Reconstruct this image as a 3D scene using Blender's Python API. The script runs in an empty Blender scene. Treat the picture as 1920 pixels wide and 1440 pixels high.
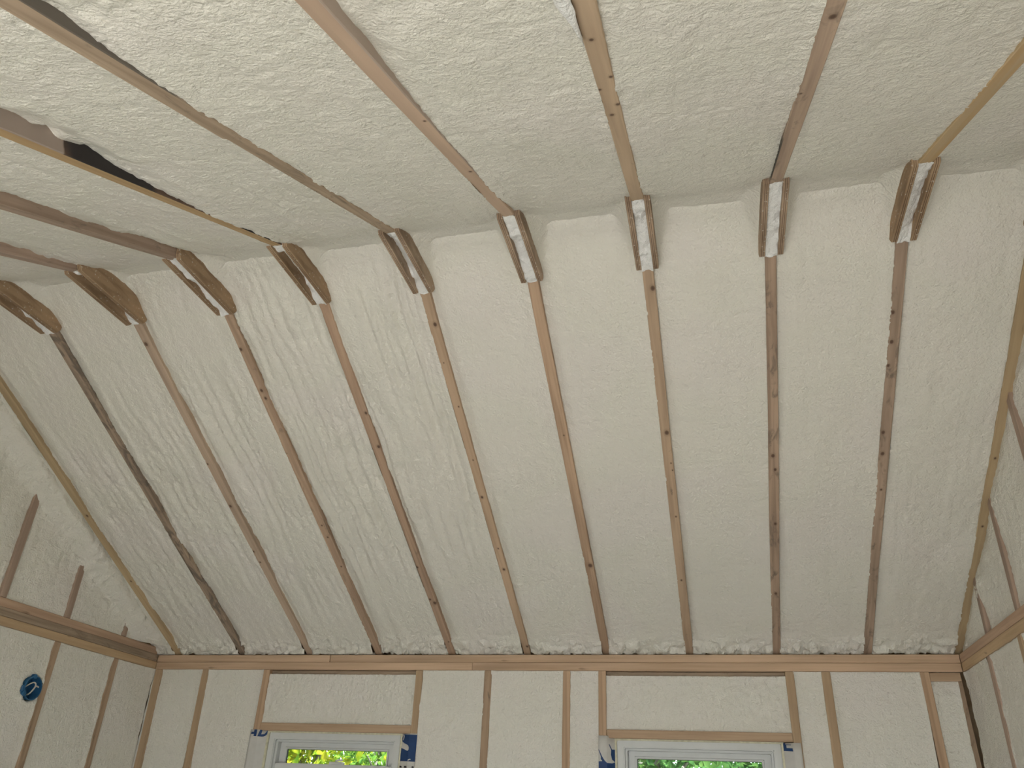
import bpy, bmesh, math, random
import numpy as np
from mathutils import Matrix, Vector

# ------------------------------------------------------------------ camera
H = 2.44                      # height of the wall plates above the floor
scene = bpy.context.scene
cam_data = bpy.data.cameras.new('camera')
cam = bpy.data.objects.new('camera', cam_data)
scene.collection.objects.link(cam)
cam_data.sensor_width = 36.0
cam_data.lens = 1495.8 / 1920.0 * 36.0
cam_data.clip_start = 0.02
right = Vector((0.97177, 0.23224, 0.04158)); up = Vector((0.07656, -0.47714, 0.87549)); fwd = Vector((-0.22316, 0.84759, 0.48145))
M = Matrix.Identity(4)
for i in range(3):
    M[i][0] = right[i]; M[i][1] = up[i]; M[i][2] = -fwd[i]
M[0][3], M[1][3], M[2][3] = 2.9736, -4.1185, -0.7524 + H
cam.matrix_world = M
scene.camera = cam

# ------------------------------------------------------------------ world, sun, exposure
scene.view_settings.view_transform = 'Standard'
scene.view_settings.look = 'None'
scene.view_settings.gamma = 1.0
scene.view_settings.use_curve_mapping = False
scene.view_settings.exposure = -0.10
w = bpy.data.worlds.new('overcast_sky'); scene.world = w; w.use_nodes = True
bg = w.node_tree.nodes['Background']
bg.inputs['Color'].default_value = (0.86, 0.94, 1.0, 1)
bg.inputs['Strength'].default_value = 5.0

scene.cycles.caustics_reflective = False
scene.cycles.caustics_refractive = False
sun_d = bpy.data.lights.new('sun', 'SUN'); sun_d.energy = 26.0; sun_d.angle = 0.02; sun_d.color = (1.0, 0.965, 0.91)
sun = bpy.data.objects.new('sun_offscreen', sun_d); scene.collection.objects.link(sun)
sun.rotation_euler = Vector((-0.10, 0.62, -0.78)).to_track_quat('-Z', 'Y').to_euler()

# ------------------------------------------------------------------ helpers
C = scene.collection
rng = np.random.RandomState(7)
random.seed(4)
LAT = rng.rand(256, 256) * 2 - 1
def vnoise(x, y, seed=0):
    x = np.asarray(x, float) + seed * 17.31; y = np.asarray(y, float) + seed * 9.77
    xi = np.floor(x).astype(int); yi = np.floor(y).astype(int)
    fx = x - xi; fy = y - yi
    fx = fx * fx * fx * (fx * (fx * 6 - 15) + 10); fy = fy * fy * fy * (fy * (fy * 6 - 15) + 10)
    a = LAT[xi % 256, yi % 256]; b = LAT[(xi + 1) % 256, yi % 256]
    c = LAT[xi % 256, (yi + 1) % 256]; d = LAT[(xi + 1) % 256, (yi + 1) % 256]
    return (a * (1 - fx) + b * fx) * (1 - fy) + (c * (1 - fx) + d * fx) * fy
def fbm(x, y, seed=0, octv=3):
    s = 0; a = 1.0
    for o in range(octv):
        s = s + a * vnoise(x * 2 ** o, y * 2 ** o, seed + o * 3); a *= 0.5
    return s
def sstep(a, b, x):
    t = np.clip((x - a) / (b - a), 0, 1); return t * t * (3 - 2 * t)

def link(name, me, mat, parent=None):
    o = bpy.data.objects.new(name, me); C.objects.link(o)
    if mat: me.materials.append(mat)
    if parent: o.parent = parent
    return o
def from_np(name, V, F, mat, parent=None, smooth=True):
    me = bpy.data.meshes.new(name)
    V = np.asarray(V, np.float32); F = np.asarray(F, np.int32); n = F.shape[1]
    me.vertices.add(len(V)); me.vertices.foreach_set('co', V.ravel())
    me.loops.add(F.size); me.loops.foreach_set('vertex_index', F.ravel())
    me.polygons.add(len(F)); me.polygons.foreach_set('loop_start', np.arange(0, F.size, n, dtype=np.int32))
    me.polygons.foreach_set('loop_total', np.full(len(F), n, np.int32))
    me.update(calc_edges=True); me.validate()
    if smooth: me.polygons.foreach_set('use_smooth', np.ones(len(F), bool))
    return link(name, me, mat, parent)
def grid_faces(nu, nv, flip=False):
    i, j = np.meshgrid(np.arange(nu - 1), np.arange(nv - 1), indexing='ij')
    a = i * nv + j
    F = np.stack([a, a + nv, a + nv + 1, a + 1], -1).reshape(-1, 4)
    return F[:, ::-1] if flip else F
def bm_obj(name, bm, mat, parent=None, smooth=False):
    me = bpy.data.meshes.new(name); bm.normal_update(); bm.to_mesh(me); bm.free()
    if smooth:
        me.polygons.foreach_set('use_smooth', np.ones(len(me.polygons), bool))
    return link(name, me, mat, parent)
def bm_box(bm, lo, hi, bevel=0.0):
    vs = [bm.verts.new((x, y, z)) for x in (lo[0], hi[0]) for y in (lo[1], hi[1]) for z in (lo[2], hi[2])]
    fs = [(0, 1, 3, 2), (4, 6, 7, 5), (0, 4, 5, 1), (2, 3, 7, 6), (0, 2, 6, 4), (1, 5, 7, 3)]
    faces = [bm.faces.new([vs[i] for i in f]) for f in fs]
    if bevel:
        es = list({e for f in faces for e in f.edges})
        bmesh.ops.bevel(bm, geom=es, offset=bevel, segments=1, affect='EDGES')
def box(name, lo, hi, mat, parent=None, bevel=0.0):
    """box in world coordinates, origin at its centre (H added)"""
    c = [(a + b) / 2 for a, b in zip(lo, hi)]; h = [(b - a) / 2 for a, b in zip(lo, hi)]
    bm = bmesh.new(); bm_box(bm, [-x for x in h], h, bevel)
    o = bm_obj(name, bm, mat, None); o.location = (c[0], c[1], c[2] + H)
    if parent: o.parent = parent; o.matrix_parent_inverse = parent.matrix_world.inverted()
    return o
def loft(name, st, mat, parent=None, bevel=0.0):
    """stations (y, x0, x1, z0, z1) joined into a board along local y"""
    bm = bmesh.new(); rings = []
    for y, x0, x1, z0, z1 in st:
        rings.append([bm.verts.new(v) for v in ((x0, y, z0), (x1, y, z0), (x1, y, z1), (x0, y, z1))])
    for a, b in zip(rings, rings[1:]):
        for i in range(4):
            bm.faces.new([a[i], a[(i + 1) % 4], b[(i + 1) % 4], b[i]])
    bm.faces.new(rings[0][::-1]); bm.faces.new(rings[-1])
    bmesh.ops.recalc_face_normals(bm, faces=bm.faces[:])
    if bevel:
        es = [e for e in bm.edges if len(e.link_faces) == 2 and e.calc_face_angle() > 1.2]
        bmesh.ops.bevel(bm, geom=es, offset=bevel, segments=1, affect='EDGES')
    return bm_obj(name, bm, mat, parent)
def tube(name, pts, radii, mat, parent=None, seg=8):
    pts = [Vector(p) for p in pts]; V = []; F = []
    if not hasattr(radii, '__len__'): radii = [radii] * len(pts)
    for i, p in enumerate(pts):
        t = (pts[min(i + 1, len(pts) - 1)] - pts[max(i - 1, 0)]).normalized()
        a = t.orthogonal().normalized() if i == 0 else (a - t * a.dot(t)).normalized()
        b = t.cross(a)
        for k in range(seg):
            an = 2 * math.pi * k / seg; V.append(p + (a * math.cos(an) + b * math.sin(an)) * radii[i])
    for i in range(len(pts) - 1):
        for k in range(seg):
            F.append((i * seg + k, i * seg + (k + 1) % seg, (i + 1) * seg + (k + 1) % seg, (i + 1) * seg + k))
    bm = bmesh.new(); bv = [bm.verts.new(v) for v in V]
    for f in F: bm.faces.new([bv[i] for i in f])
    bm.faces.new(bv[:seg][::-1]); bm.faces.new(bv[-seg:])
    return bm_obj(name, bm, mat, parent, smooth=True)
def thing(name, label, cat, loc=(0, 0, 0), group=None):
    o = bpy.data.objects.new(name, None); C.objects.link(o); o.location = loc; o.empty_display_size = 0.1
    tag(o, label, cat, group); return o
def tag(o, label, cat, group=None):
    o['label'] = label; o['category'] = cat
    if group: o['group'] = group
    return o
def structure(o, label=None):
    o['kind'] = 'structure'
    if label: o['label'] = label
    return o

# ------------------------------------------------------------------ materials
def new_mat(name):
    m = bpy.data.materials.new(name); m.use_nodes = True
    nt = m.node_tree; b = nt.nodes['Principled BSDF']
    return m, nt, b
def N(nt, t, **kw):
    n = nt.nodes.new(t)
    for k, v in kw.items():
        if k in n.inputs.keys(): n.inputs[k].default_value = v
        else: setattr(n, k, v)
    return n
def mapping(nt, scale, loc=(0, 0, 0), rot=(0, 0, 0)):
    tc = N(nt, 'ShaderNodeTexCoord'); mp = N(nt, 'ShaderNodeMapping')
    mp.inputs['Scale'].default_value = scale; mp.inputs['Location'].default_value = loc; mp.inputs['Rotation'].default_value = rot
    nt.links.new(tc.outputs['Object'], mp.inputs['Vector']); return mp
def ramp(nt, fac, stops):
    r = N(nt, 'ShaderNodeValToRGB'); e = r.color_ramp.elements
    while len(e) < len(stops): e.new(0.5)
    for el, (p, c) in zip(e, stops):
        el.position = p; el.color = (*c, 1) if len(c) == 3 else c
    nt.links.new(fac, r.inputs['Fac']); return r
def mixc(nt, fac, a, b):
    m = N(nt, 'ShaderNodeMix', data_type='RGBA')
    for s, v in (('Factor', fac), ('A', a), ('B', b)):
        idx = {'Factor': 0, 'A': 6, 'B': 7}[s]
        if hasattr(v, 'links'): nt.links.new(v, m.inputs[idx])
        else: m.inputs[idx].default_value = v if idx == 0 else (*v, 1)
    return m.outputs[2]
def mathn(nt, op, a, b=None, clamp=False):
    n = N(nt, 'ShaderNodeMath', operation=op); n.use_clamp = clamp
    for i, v in enumerate((a, b)):
        if v is None: continue
        if hasattr(v, 'links'): nt.links.new(v, n.inputs[i])
        else: n.inputs[i].default_value = v
    return n.outputs[0]

def foam_mat(name, ca, cb, cc, rough=0.38, peel=0.35, spec=0.5):
    m, nt, b = new_mat(name)
    mp = mapping(nt, (1, 1, 1))
    n1 = N(nt, 'ShaderNodeTexNoise', Scale=2.3, Detail=1.0); nt.links.new(mp.outputs[0], n1.inputs['Vector'])
    r1 = ramp(nt, n1.outputs[0], [(0.35, ca), (0.5, cb), (0.66, cc)])
    n2 = N(nt, 'ShaderNodeTexNoise', Scale=34.0, Detail=2.0); nt.links.new(mp.outputs[0], n2.inputs['Vector'])
    sp = ramp(nt, n2.outputs[0], [(0.70, (0, 0, 0)), (0.80, (1, 1, 1))])
    sc = mathn(nt, 'MULTIPLY', sp.outputs[0], 0.16)
    col = mixc(nt, sc, r1.outputs[0], (0.50, 0.40, 0.26))
    nt.links.new(col, b.inputs['Base Color'])
    b.inputs['Roughness'].default_value = rough
    b.inputs['Specular IOR Level'].default_value = spec
    na = N(nt, 'ShaderNodeTexNoise', Scale=125.0, Detail=2.0, Roughness=0.6); nt.links.new(mp.outputs[0], na.inputs['Vector'])
    nb = n2
    h = mathn(nt, 'ADD', na.outputs[0], mathn(nt, 'MULTIPLY', nb.outputs[0], 1.2))
    bp = N(nt, 'ShaderNodeBump', Strength=peel, Distance=0.006); nt.links.new(h, bp.inputs['Height'])
    nt.links.new(bp.outputs[0], b.inputs['Normal'])
    return m
FOAM = foam_mat('spray_foam', (0.785, 0.758, 0.692), (0.775, 0.755, 0.682), (0.785, 0.752, 0.698), peel=0.8, rough=0.33)
FOAMW = foam_mat('wall_foam', (0.785, 0.758, 0.692), (0.775, 0.755, 0.682), (0.785, 0.752, 0.698), rough=0.42, peel=0.95)
FOAMG = foam_mat('gable_foam', (0.785, 0.758, 0.692), (0.775, 0.755, 0.682), (0.785, 0.752, 0.698), rough=0.42, peel=0.9)
FOAMB = foam_mat('white_foam', (0.91, 0.91, 0.90), (0.89, 0.89, 0.885), (0.91, 0.90, 0.89), rough=0.35, peel=0.8)

def wood_mat(name, light, dark, mildew=0.0, mil_col=(0.10, 0.085, 0.075), knots=(), auto=0.5, seed=0.0, axis='y', stains=(), rough=0.65, gain=0.9):
    """sawn softwood: grain along one object axis, knots at given places (along, across, radius), dark mould blotches"""
    m, nt, b = new_mat(name)
    light = tuple(c * k for c, k in zip(light, (1.40 * gain, 1.47 * gain, 1.55 * gain))); dark = tuple(c * k for c, k in zip(dark, (1.40 * gain, 1.50 * gain, 1.60 * gain)))
    sc = {'y': (55, 2.2, 55), 'z': (55, 55, 2.2), 'x': (2.2, 55, 55)}[axis]
    mp = mapping(nt, sc, (seed, seed * 1.7, seed * 0.6))
    g = N(nt, 'ShaderNodeTexNoise', Scale=1.0, Detail=4.0, Distortion=0.6); nt.links.new(mp.outputs[0], g.inputs['Vector'])
    gr = ramp(nt, g.outputs[0], [(0.28, dark), (0.62, light)])
    sc2 = {'y': (9, 1.3, 9), 'z': (9, 9, 1.3), 'x': (1.3, 9, 9)}[axis]
    mp2 = mapping(nt, sc2, (seed * 2.1, seed, seed))
    g2 = N(nt, 'ShaderNodeTexNoise', Scale=1.0, Detail=2.0); nt.links.new(mp2.outputs[0], g2.inputs['Vector'])
    tone = ramp(nt, g2.outputs[0], [(0.3, (0.80, 0.78, 0.77)), (0.7, (1.08, 1.06, 1.04))])
    mm = N(nt, 'ShaderNodeMix', data_type='RGBA', blend_type='MULTIPLY'); mm.inputs[0].default_value = 1.0
    nt.links.new(gr.outputs[0], mm.inputs[6]); nt.links.new(tone.outputs[0], mm.inputs[7]); col = mm.outputs[2]
    if auto:
        sck = {'y': (30, 7, 30), 'z': (30, 30, 7), 'x': (7, 30, 30)}[axis]
        mk = mapping(nt, sck, (seed * 3.3, seed * 5.1, seed * 1.9))
        vo = N(nt, 'ShaderNodeTexNoise', Scale=1.0, Detail=1.0); nt.links.new(mk.outputs[0], vo.inputs['Vector'])
        kr = ramp(nt, vo.outputs[0], [(0.80 - 0.11 * auto, (0, 0, 0)), (0.85 - 0.11 * auto, (1, 1, 1))])
        col = mixc(nt, mathn(nt, 'MULTIPLY', kr.outputs[0], 0.75), col, tuple(0.35 * c for c in dark))
    if mildew:
        mpm = mapping(nt, {'y': (26, 9, 26), 'z': (26, 26, 9), 'x': (9, 26, 26)}[axis], (seed * 4.0, seed * 2.0, 0))
        mn = N(nt, 'ShaderNodeTexNoise', Scale=1.0, Detail=5.0, Roughness=0.62, Distortion=0.8); nt.links.new(mpm.outputs[0], mn.inputs['Vector'])
        t = 0.66 - 0.22 * mildew
        mr = ramp(nt, mn.outputs[0], [(t, (0, 0, 0)), (t + 0.13, (1, 1, 1))])
        col = mixc(nt, mathn(nt, 'MULTIPLY', mr.outputs[0], 0.68), col, mil_col)
    ai = 'xyz'.index(axis)
    for k in list(knots):
        al, ac, r = k
        tc = N(nt, 'ShaderNodeTexCoord'); vm = N(nt, 'ShaderNodeVectorMath', operation='MULTIPLY')
        nt.links.new(tc.outputs['Object'], vm.inputs[0])
        s = [1.0, 0.0, 1.0] if axis == 'y' else [1.0, 1.0, 1.0]
        sv = {'y': (1.0, 0.75, 0.0), 'z': (1.0, 0.0, 0.75), 'x': (0.75, 0.0, 1.0)}[axis]
        pv = {'y': (ac, al * 0.75, 0.0), 'z': (ac, 0.0, al * 0.75), 'x': (al * 0.75, 0.0, ac)}[axis]
        vm.inputs[1].default_value = sv
        vd = N(nt, 'ShaderNodeVectorMath', operation='DISTANCE'); nt.links.new(vm.outputs[0], vd.inputs[0]); vd.inputs[1].default_value = pv
        kr = ramp(nt, mathn(nt, 'DIVIDE', vd.outputs['Value'], r * 1.5), [(0.22, (0.95, 0.95, 0.95)), (0.42, (0.7, 0.7, 0.7)), (0.52, (0.25, 0.25, 0.25)), (1.0, (0, 0, 0))])
        col = mixc(nt, kr.outputs[0], col, (0.11, 0.065, 0.045))
    for (a0, a1, soft, sx, colr) in stains:      # dark stain over a length of the board, on one side (sx) or everywhere (0)
        tc = N(nt, 'ShaderNodeTexCoord'); se = N(nt, 'ShaderNodeSeparateXYZ'); nt.links.new(tc.outputs['Object'], se.inputs[0])
        wob = N(nt, 'ShaderNodeTexNoise', Scale=18.0, Detail=4.0); nt.links.new(tc.outputs['Object'], wob.inputs['Vector'])
        a = mathn(nt, 'ADD', se.outputs[ai], mathn(nt, 'MULTIPLY', mathn(nt, 'SUBTRACT', wob.outputs[0], 0.5), soft * 2))
        f1 = mathn(nt, 'MULTIPLY', mathn(nt, 'SUBTRACT', a, a0), 1 / max(soft, 0.004), clamp=True)
        f2 = mathn(nt, 'MULTIPLY', mathn(nt, 'SUBTRACT', a1, a), 1 / max(soft, 0.004), clamp=True)
        f = mathn(nt, 'MULTIPLY', f1, f2)
        if sx:
            f = mathn(nt, 'MULTIPLY', f, mathn(nt, 'GREATER_THAN', mathn(nt, 'MULTIPLY', se.outputs[0], sx), 0.0165))
        col = mixc(nt, f, col, colr)
    nt.links.new(col, b.inputs['Base Color'])
    b.inputs['Roughness'].default_value = rough; b.inputs['Specular IOR Level'].default_value = 0.25
    bp = N(nt, 'ShaderNodeBump', Strength=0.25, Distance=0.002); nt.links.new(g.outputs[0], bp.inputs['Height'])
    nt.links.new(bp.outputs[0], b.inputs['Normal'])
    return m
def ply_mat(name, face, edge_l, edge_d, seed=0.0):
    """plywood: stacked plies across the sheet thickness (object x), veneer grain along y"""
    m, nt, b = new_mat(name)
    tc = N(nt, 'ShaderNodeTexCoord'); se = N(nt, 'ShaderNodeSeparateXYZ'); nt.links.new(tc.outputs['Object'], se.inputs[0])
    x = mathn(nt, 'ADD', mathn(nt, 'MULTIPLY', se.outputs[0], 1 / 0.019), 0.5)
    r = ramp(nt, x, [(0.0, face), (0.12, edge_l), (0.30, edge_l), (0.32, edge_d), (0.42, edge_d), (0.44, edge_l), (0.58, edge_l), (0.60, edge_d), (0.70, edge_d), (0.72, edge_l), (0.9, edge_l), (1.0, face)])
    r.color_ramp.interpolation = 'LINEAR'
    mp = mapping(nt, (20, 5, 26), (seed, seed, seed))
    g = N(nt, 'ShaderNodeTexNoise', Scale=1.0, Detail=4.0, Distortion=0.7); nt.links.new(mp.outputs[0], g.inputs['Vector'])
    tone = ramp(nt, g.outputs[0], [(0.32, (0.62, 0.58, 0.55)), (0.55, (1, 1, 1)), (0.72, (1.15, 1.1, 1.05))])
    mm = N(nt, 'ShaderNodeMix', data_type='RGBA', blend_type='MULTIPLY'); mm.inputs[0].default_value = 1.0
    nt.links.new(r.outputs[0], mm.inputs[6]); nt.links.new(tone.outputs[0], mm.inputs[7])
    n2 = N(nt, 'ShaderNodeTexNoise', Scale=95.0, Detail=2.0); nt.links.new(tc.outputs['Object'], n2.inputs['Vector'])
    sp = ramp(nt, n2.outputs[0], [(0.66, (0, 0, 0)), (0.70, (1, 1, 1))])
    col = mixc(nt, mathn(nt, 'MULTIPLY', sp.outputs[0], 0.7), mm.outputs[2], (0.66, 0.62, 0.55))
    nt.links.new(col, b.inputs['Base Color']); b.inputs['Roughness'].default_value = 0.7; b.inputs['Specular IOR Level'].default_value = 0.2
    return m
def plain(name, col, rough=0.5, spec=0.4, var=0.06, scale=30.0):
    m, nt, b = new_mat(name)
    mp = mapping(nt, (1, 1, 1)); n = N(nt, 'ShaderNodeTexNoise', Scale=scale, Detail=3.0); nt.links.new(mp.outputs[0], n.inputs['Vector'])
    r = ramp(nt, n.outputs[0], [(0.3, tuple(c * (1 - var) for c in col)), (0.7, tuple(min(1, c * (1 + var)) for c in col))])
    nt.links.new(r.outputs[0], b.inputs['Base Color']); b.inputs['Roughness'].default_value = rough; b.inputs['Specular IOR Level'].default_value = spec
    return m

PINE_L, PINE_D = (0.45, 0.335, 0.245), (0.35, 0.25, 0.175)
GOLD_L, GOLD_D = (0.43, 0.315, 0.185), (0.35, 0.245, 0.14)
GREY_L, GREY_D = (0.36, 0.265, 0.19), (0.20, 0.145, 0.105)
MOLD = (0.115, 0.10, 0.085)
PLATE = wood_mat('plate_pine_x', (0.50, 0.345, 0.23), (0.40, 0.265, 0.165), axis='x', auto=0.35, seed=1.3)
PLATEY = wood_mat('plate_pine_y', (0.48, 0.335, 0.20), (0.38, 0.255, 0.145), axis='y', auto=0.5, seed=5.1)
PLATEYD = wood_mat('plate_grey_y', (0.36, 0.27, 0.19), (0.23, 0.165, 0.115), axis='y', mildew=0.45, mil_col=(0.16, 0.12, 0.09), seed=8.4)
PLATEYP = wood_mat('plate_rose_y', (0.46, 0.31, 0.21), (0.36, 0.23, 0.15), axis='y', auto=0.4, seed=11.0)
DARKX = wood_mat('brown_blocking', (0.36, 0.27, 0.19), (0.23, 0.165, 0.115), axis='x', mildew=0.4, mil_col=(0.16, 0.12, 0.09), seed=3.3)  # darker, blotchier wood than the header boards
HEAD = wood_mat('header_board', (0.45, 0.315, 0.205), (0.33, 0.215, 0.135), axis='x', auto=0.5, seed=6.6)
STUD = [wood_mat('stud_%d' % i, l, d, axis='z', auto=a, seed=2.0 + 3.7 * i, mildew=mi) for i, (l, d, a, mi) in enumerate((
    ((0.46, 0.31, 0.20), (0.34, 0.22, 0.135), 0.45, 0.0), ((0.45, 0.315, 0.195), (0.35, 0.235, 0.14), 0.5, 0.0), ((0.36, 0.25, 0.165), (0.25, 0.165, 0.105), 0.5, 0.35)))]
STUDD = wood_mat('brown_stud', (0.34, 0.235, 0.155), (0.22, 0.15, 0.10), axis='z', mildew=0.5, mil_col=(0.14, 0.10, 0.075), seed=21.0)  # darker and blotchier than the plain studs
STUDR = wood_mat('rose_stud', (0.37, 0.265, 0.20), (0.28, 0.195, 0.145), axis='z', auto=0.5, seed=14.0)
PLY = [ply_mat('plywood_%d' % i, f, l, d, seed=i * 2.7) for i, (f, l, d) in enumerate((
    ((0.36, 0.245, 0.15), (0.45, 0.32, 0.205), (0.20, 0.13, 0.085)), ((0.40, 0.30, 0.215), (0.46, 0.34, 0.245), (0.22, 0.155, 0.11)), ((0.31, 0.205, 0.115), (0.40, 0.27, 0.165), (0.17, 0.11, 0.07))))]
VINYL = plain('white_vinyl', (0.66, 0.67, 0.66), rough=0.35, var=0.02)
SHEATH = plain('sheathing', (0.45, 0.33, 0.20), rough=0.8, var=0.2, scale=14)
DECKM = plain('roof_deck', (0.42, 0.31, 0.20), rough=0.8, var=0.2, scale=12)

# ------------------------------------------------------------------ roof geometry
GY0, GY1, GZ = -2.240, -1.866, 0.928            # ridge gussets: ends and lower edge
S = 0.4064; R = 2.0416; SL = 0.4931; ZR = 0.02 + SL * R
TH = math.atan(SL); CT, ST = math.cos(TH), math.sin(TH)
NEAR_Y = -4.40                                  # where the near slope meets the back wall
XL, XR = -0.113, 4.0415                         # faces of the two gable walls
LF = (R + 0.035) / CT; LN = (-R - NEAR_Y + 0.04) / CT
def slope_pt(side, x, s, h):
    """x, distance s down the slope from the ridge, height h (towards the room) off the rafters' lower faces"""
    sg = 1.0 if side == 'far' else -1.0
    y = -R + sg * (s * CT - h * ST); z = ZR - s * ST - h * CT
    return np.stack([x + 0 * s, y + 0 * x, z + 0 * x], -1)

# floor, ceiling deck, outer shells
floor = structure(box('floor', (XL - 0.15, -4.75, -H - 0.04), (XR + 0.15, 0.15, -H), plain('dusty_floor', (0.40, 0.395, 0.385), 0.8, 0.2, 0.12, 6.0)), 'dusty pale grey concrete floor')
bm = bmesh.new()
for sg, L in ((1, LF + 0.1), (-1, LN + 0.15)):
    for (h0, h1) in ((0.185, 0.205),):
        q = []
        for x in (XL - 0.16, XR + 0.16):
            for s, h in ((-0.0, h0), (L, h0), (L, h1), (0.0, h1)):
                q.append(bm.verts.new((x, (-R + sg * (s * CT + h * ST)) if s else -R, (ZR - s * ST + h * CT if s else ZR + h / CT) + H)))
        for f in ((0, 1, 2, 3), (7, 6, 5, 4), (0, 4, 5, 1), (1, 5, 6, 2), (2, 6, 7, 3), (3, 7, 4, 0)):
            bm.faces.new([q[i] for i in f])
bmesh.ops.recalc_face_normals(bm, faces=bm.faces[:])
ceiling = structure(bm_obj('ceiling', bm, DECKM), 'sloping roof sheathing behind the sprayed foam')

def foam_bay(side, xl, xr, seed, h0=-0.008, drip=0.003, broad=0.004, lump=0.0, peel=0.0016, eL=None, eR=None, trim=False, foot=0.0, lumpzone=None, nx=52, gl=0.042, gr=0.036, name='foam_bay', parent=None):
    L = LF - 0.01 if side == 'far' else LN
    ns = int(L / 0.0085)
    x = np.linspace(xl - 0.003, xr + 0.003, nx)[:, None] + 0 * np.zeros((1, ns)); s = np.linspace(-0.04, L, ns)[None, :] + 0 * x
    dl = x - xl; dr = xr - x
    sd = seed + (0 if side == 'far' else 40)
    h = h0 + broad * fbm(x * 4, s * 3, sd) + peel * vnoise(x * 75, s * 75, sd + 5) + 0.6 * peel * vnoise(x * 120, s * 120, sd + 6)
    wx = x + 0.012 * vnoise(x * 3, s * 3.5, sd + 9)
    dn = vnoise(wx * 19, s * 0.9, sd + 11) + 0.55 * vnoise(wx * 41, s * 1.8, sd + 12)
    zone = 1.0 if lumpzone is None else (0.25 + sstep(lumpzone[0] - 0.25, lumpzone[0] + 0.1, s) * (1 - sstep(lumpzone[1] - 0.1, lumpzone[1] + 0.25, s)))
    h = h + drip * zone * (1 - 2 * np.abs(dn)) * sstep(0.0, 0.25, s)
    ln = np.abs(vnoise(wx * 30, s * 5, sd + 15)) + 0.45 * np.abs(vnoise(wx * 62, s * 30, sd + 16)) + 0.3 * np.abs(vnoise(wx * 100, s * 80, sd + 17))
    h = h + lump * zone * (ln - 0.4)
    # ragged beads along the left side of each rafter, a smooth trimmed strip along the right side
    edge = sstep(0.05, 0.008, dr)
    h = h + edge * (0.002 + 0.0035 * np.abs(vnoise(x * 95, s * 70, sd + 21)))
    edge2 = sstep(0.035, 0.004, dl)
    h = h + edge2 * 0.002 * vnoise(x * 60, s * 40, sd + 22)
    if trim:
        h = h - 0.012 * sstep(0.040 + 0.006 * vnoise(s * 4, s * 0 + 3, sd + 23), 0.0, dl)
    for e, d in ((eL, dl), (eR, dr)):
        if e is not None:
            ev = np.interp(s, [p[0] for p in e], [p[1] for p in e])
            wv = 0.055 + 0.02 * vnoise(s * 9, s * 0 + 1.5, sd + 31)
            h = h - ev * np.exp(-(d / wv) ** 2) - 0.25 * np.maximum(ev, 0) * vnoise(x * 26, s * 26, sd + 33) * np.exp(-(d / 0.08) ** 2)
    if foot and side == 'far':
        fz = sstep(L - 0.16, L - 0.03, s)
        h = h + fz * 0.005 + fz * (foot * (np.abs(vnoise(x * 28, s * 34, sd + 41)) + 0.5 * np.abs(vnoise(x * 62, s * 70, sd + 42)) - 0.25))
    # the ridge: foam is set back and rounded
    h = h - 0.020 * np.exp(-(np.maximum(s, 0) / 0.16) ** 2) + 0.012 * np.exp(-(np.maximum(s, 0) / 0.05) ** 2)
    hcap = np.full_like(h, 0.004) + (0.03 * sstep(L - 0.16, L - 0.05, s) if side == 'far' else 0)
    for c, d in ((gl, dl), (gr, dr)):          # foam banked up against the gusset plates
        need = (ZR - GZ - c - np.maximum(s, 0) * ST) / CT - 1.5 * np.maximum(d - 0.020, 0) + 0.003 * fbm(x * 30, s * 30, sd + 51)
        need = np.where(s < -0.02, need - 0.02, need)
        k_ = 0.022; m_ = np.clip(0.5 + 0.5 * (need - h) / k_, 0, 1)
        h = h * (1 - m_) + need * m_ + k_ * m_ * (1 - m_)
        hcap = np.maximum(hcap, need + 0.008)
    h = np.minimum(h, hcap)
    V = slope_pt(side, x, s, h).reshape(-1, 3)
    V[:, 2] = np.maximum(V[:, 2], 0.003) if side == 'far' else V[:, 2]
    V[:, 2] += H
    o = from_np(name, V, grid_faces(nx, ns, flip=(side == 'far')), FOAM, parent or ceiling)
    return o

# exposed rafter sides: (distance from ridge, how far the foam edge stands back)
def ex(l, side='near'):
    return [((abs(y + R)) / CT, e) for y, e in l]
eL_near = {2: ex([(-2.05, 0.0), (-2.36, 0.014), (-2.44, 0.022), (-2.54, 0.024), (-4.3, 0.024)]),
           3: ex([(-2.05, 0.01), (-2.27, 0.030), (-2.42, 0.032), (-2.55, 0.026), (-2.7, 0.030), (-2.77, 0.036), (-2.9, 0.022), (-4.3, 0.02)]),
           4: ex([(-2.05, -0.004), (-2.58, -0.003), (-2.795, 0.003), (-2.90, 0.012), (-2.98, 0.030), (-3.1, 0.033), (-3.18, 0.036), (-3.25, 0.026), (-4.3, 0.02)]),
           5: ex([(-2.05, -0.006), (-3.18, -0.004), (-3.355, 0.002), (-3.45, 0.010), (-3.53, 0.018), (-4.3, 0.03)]),
           6: ex([(-2.05, -0.005), (-2.77, -0.003), (-2.98, 0.003), (-3.15, 0.010), (-3.27, 0.018), (-3.37, 0.026), (-4.3, 0.03)])}
eR_near = {7: ex([(-2.05, 0.006), (-2.6, 0.004), (-2.8, -0.003), (-4.3, 0.0)])}
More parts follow.
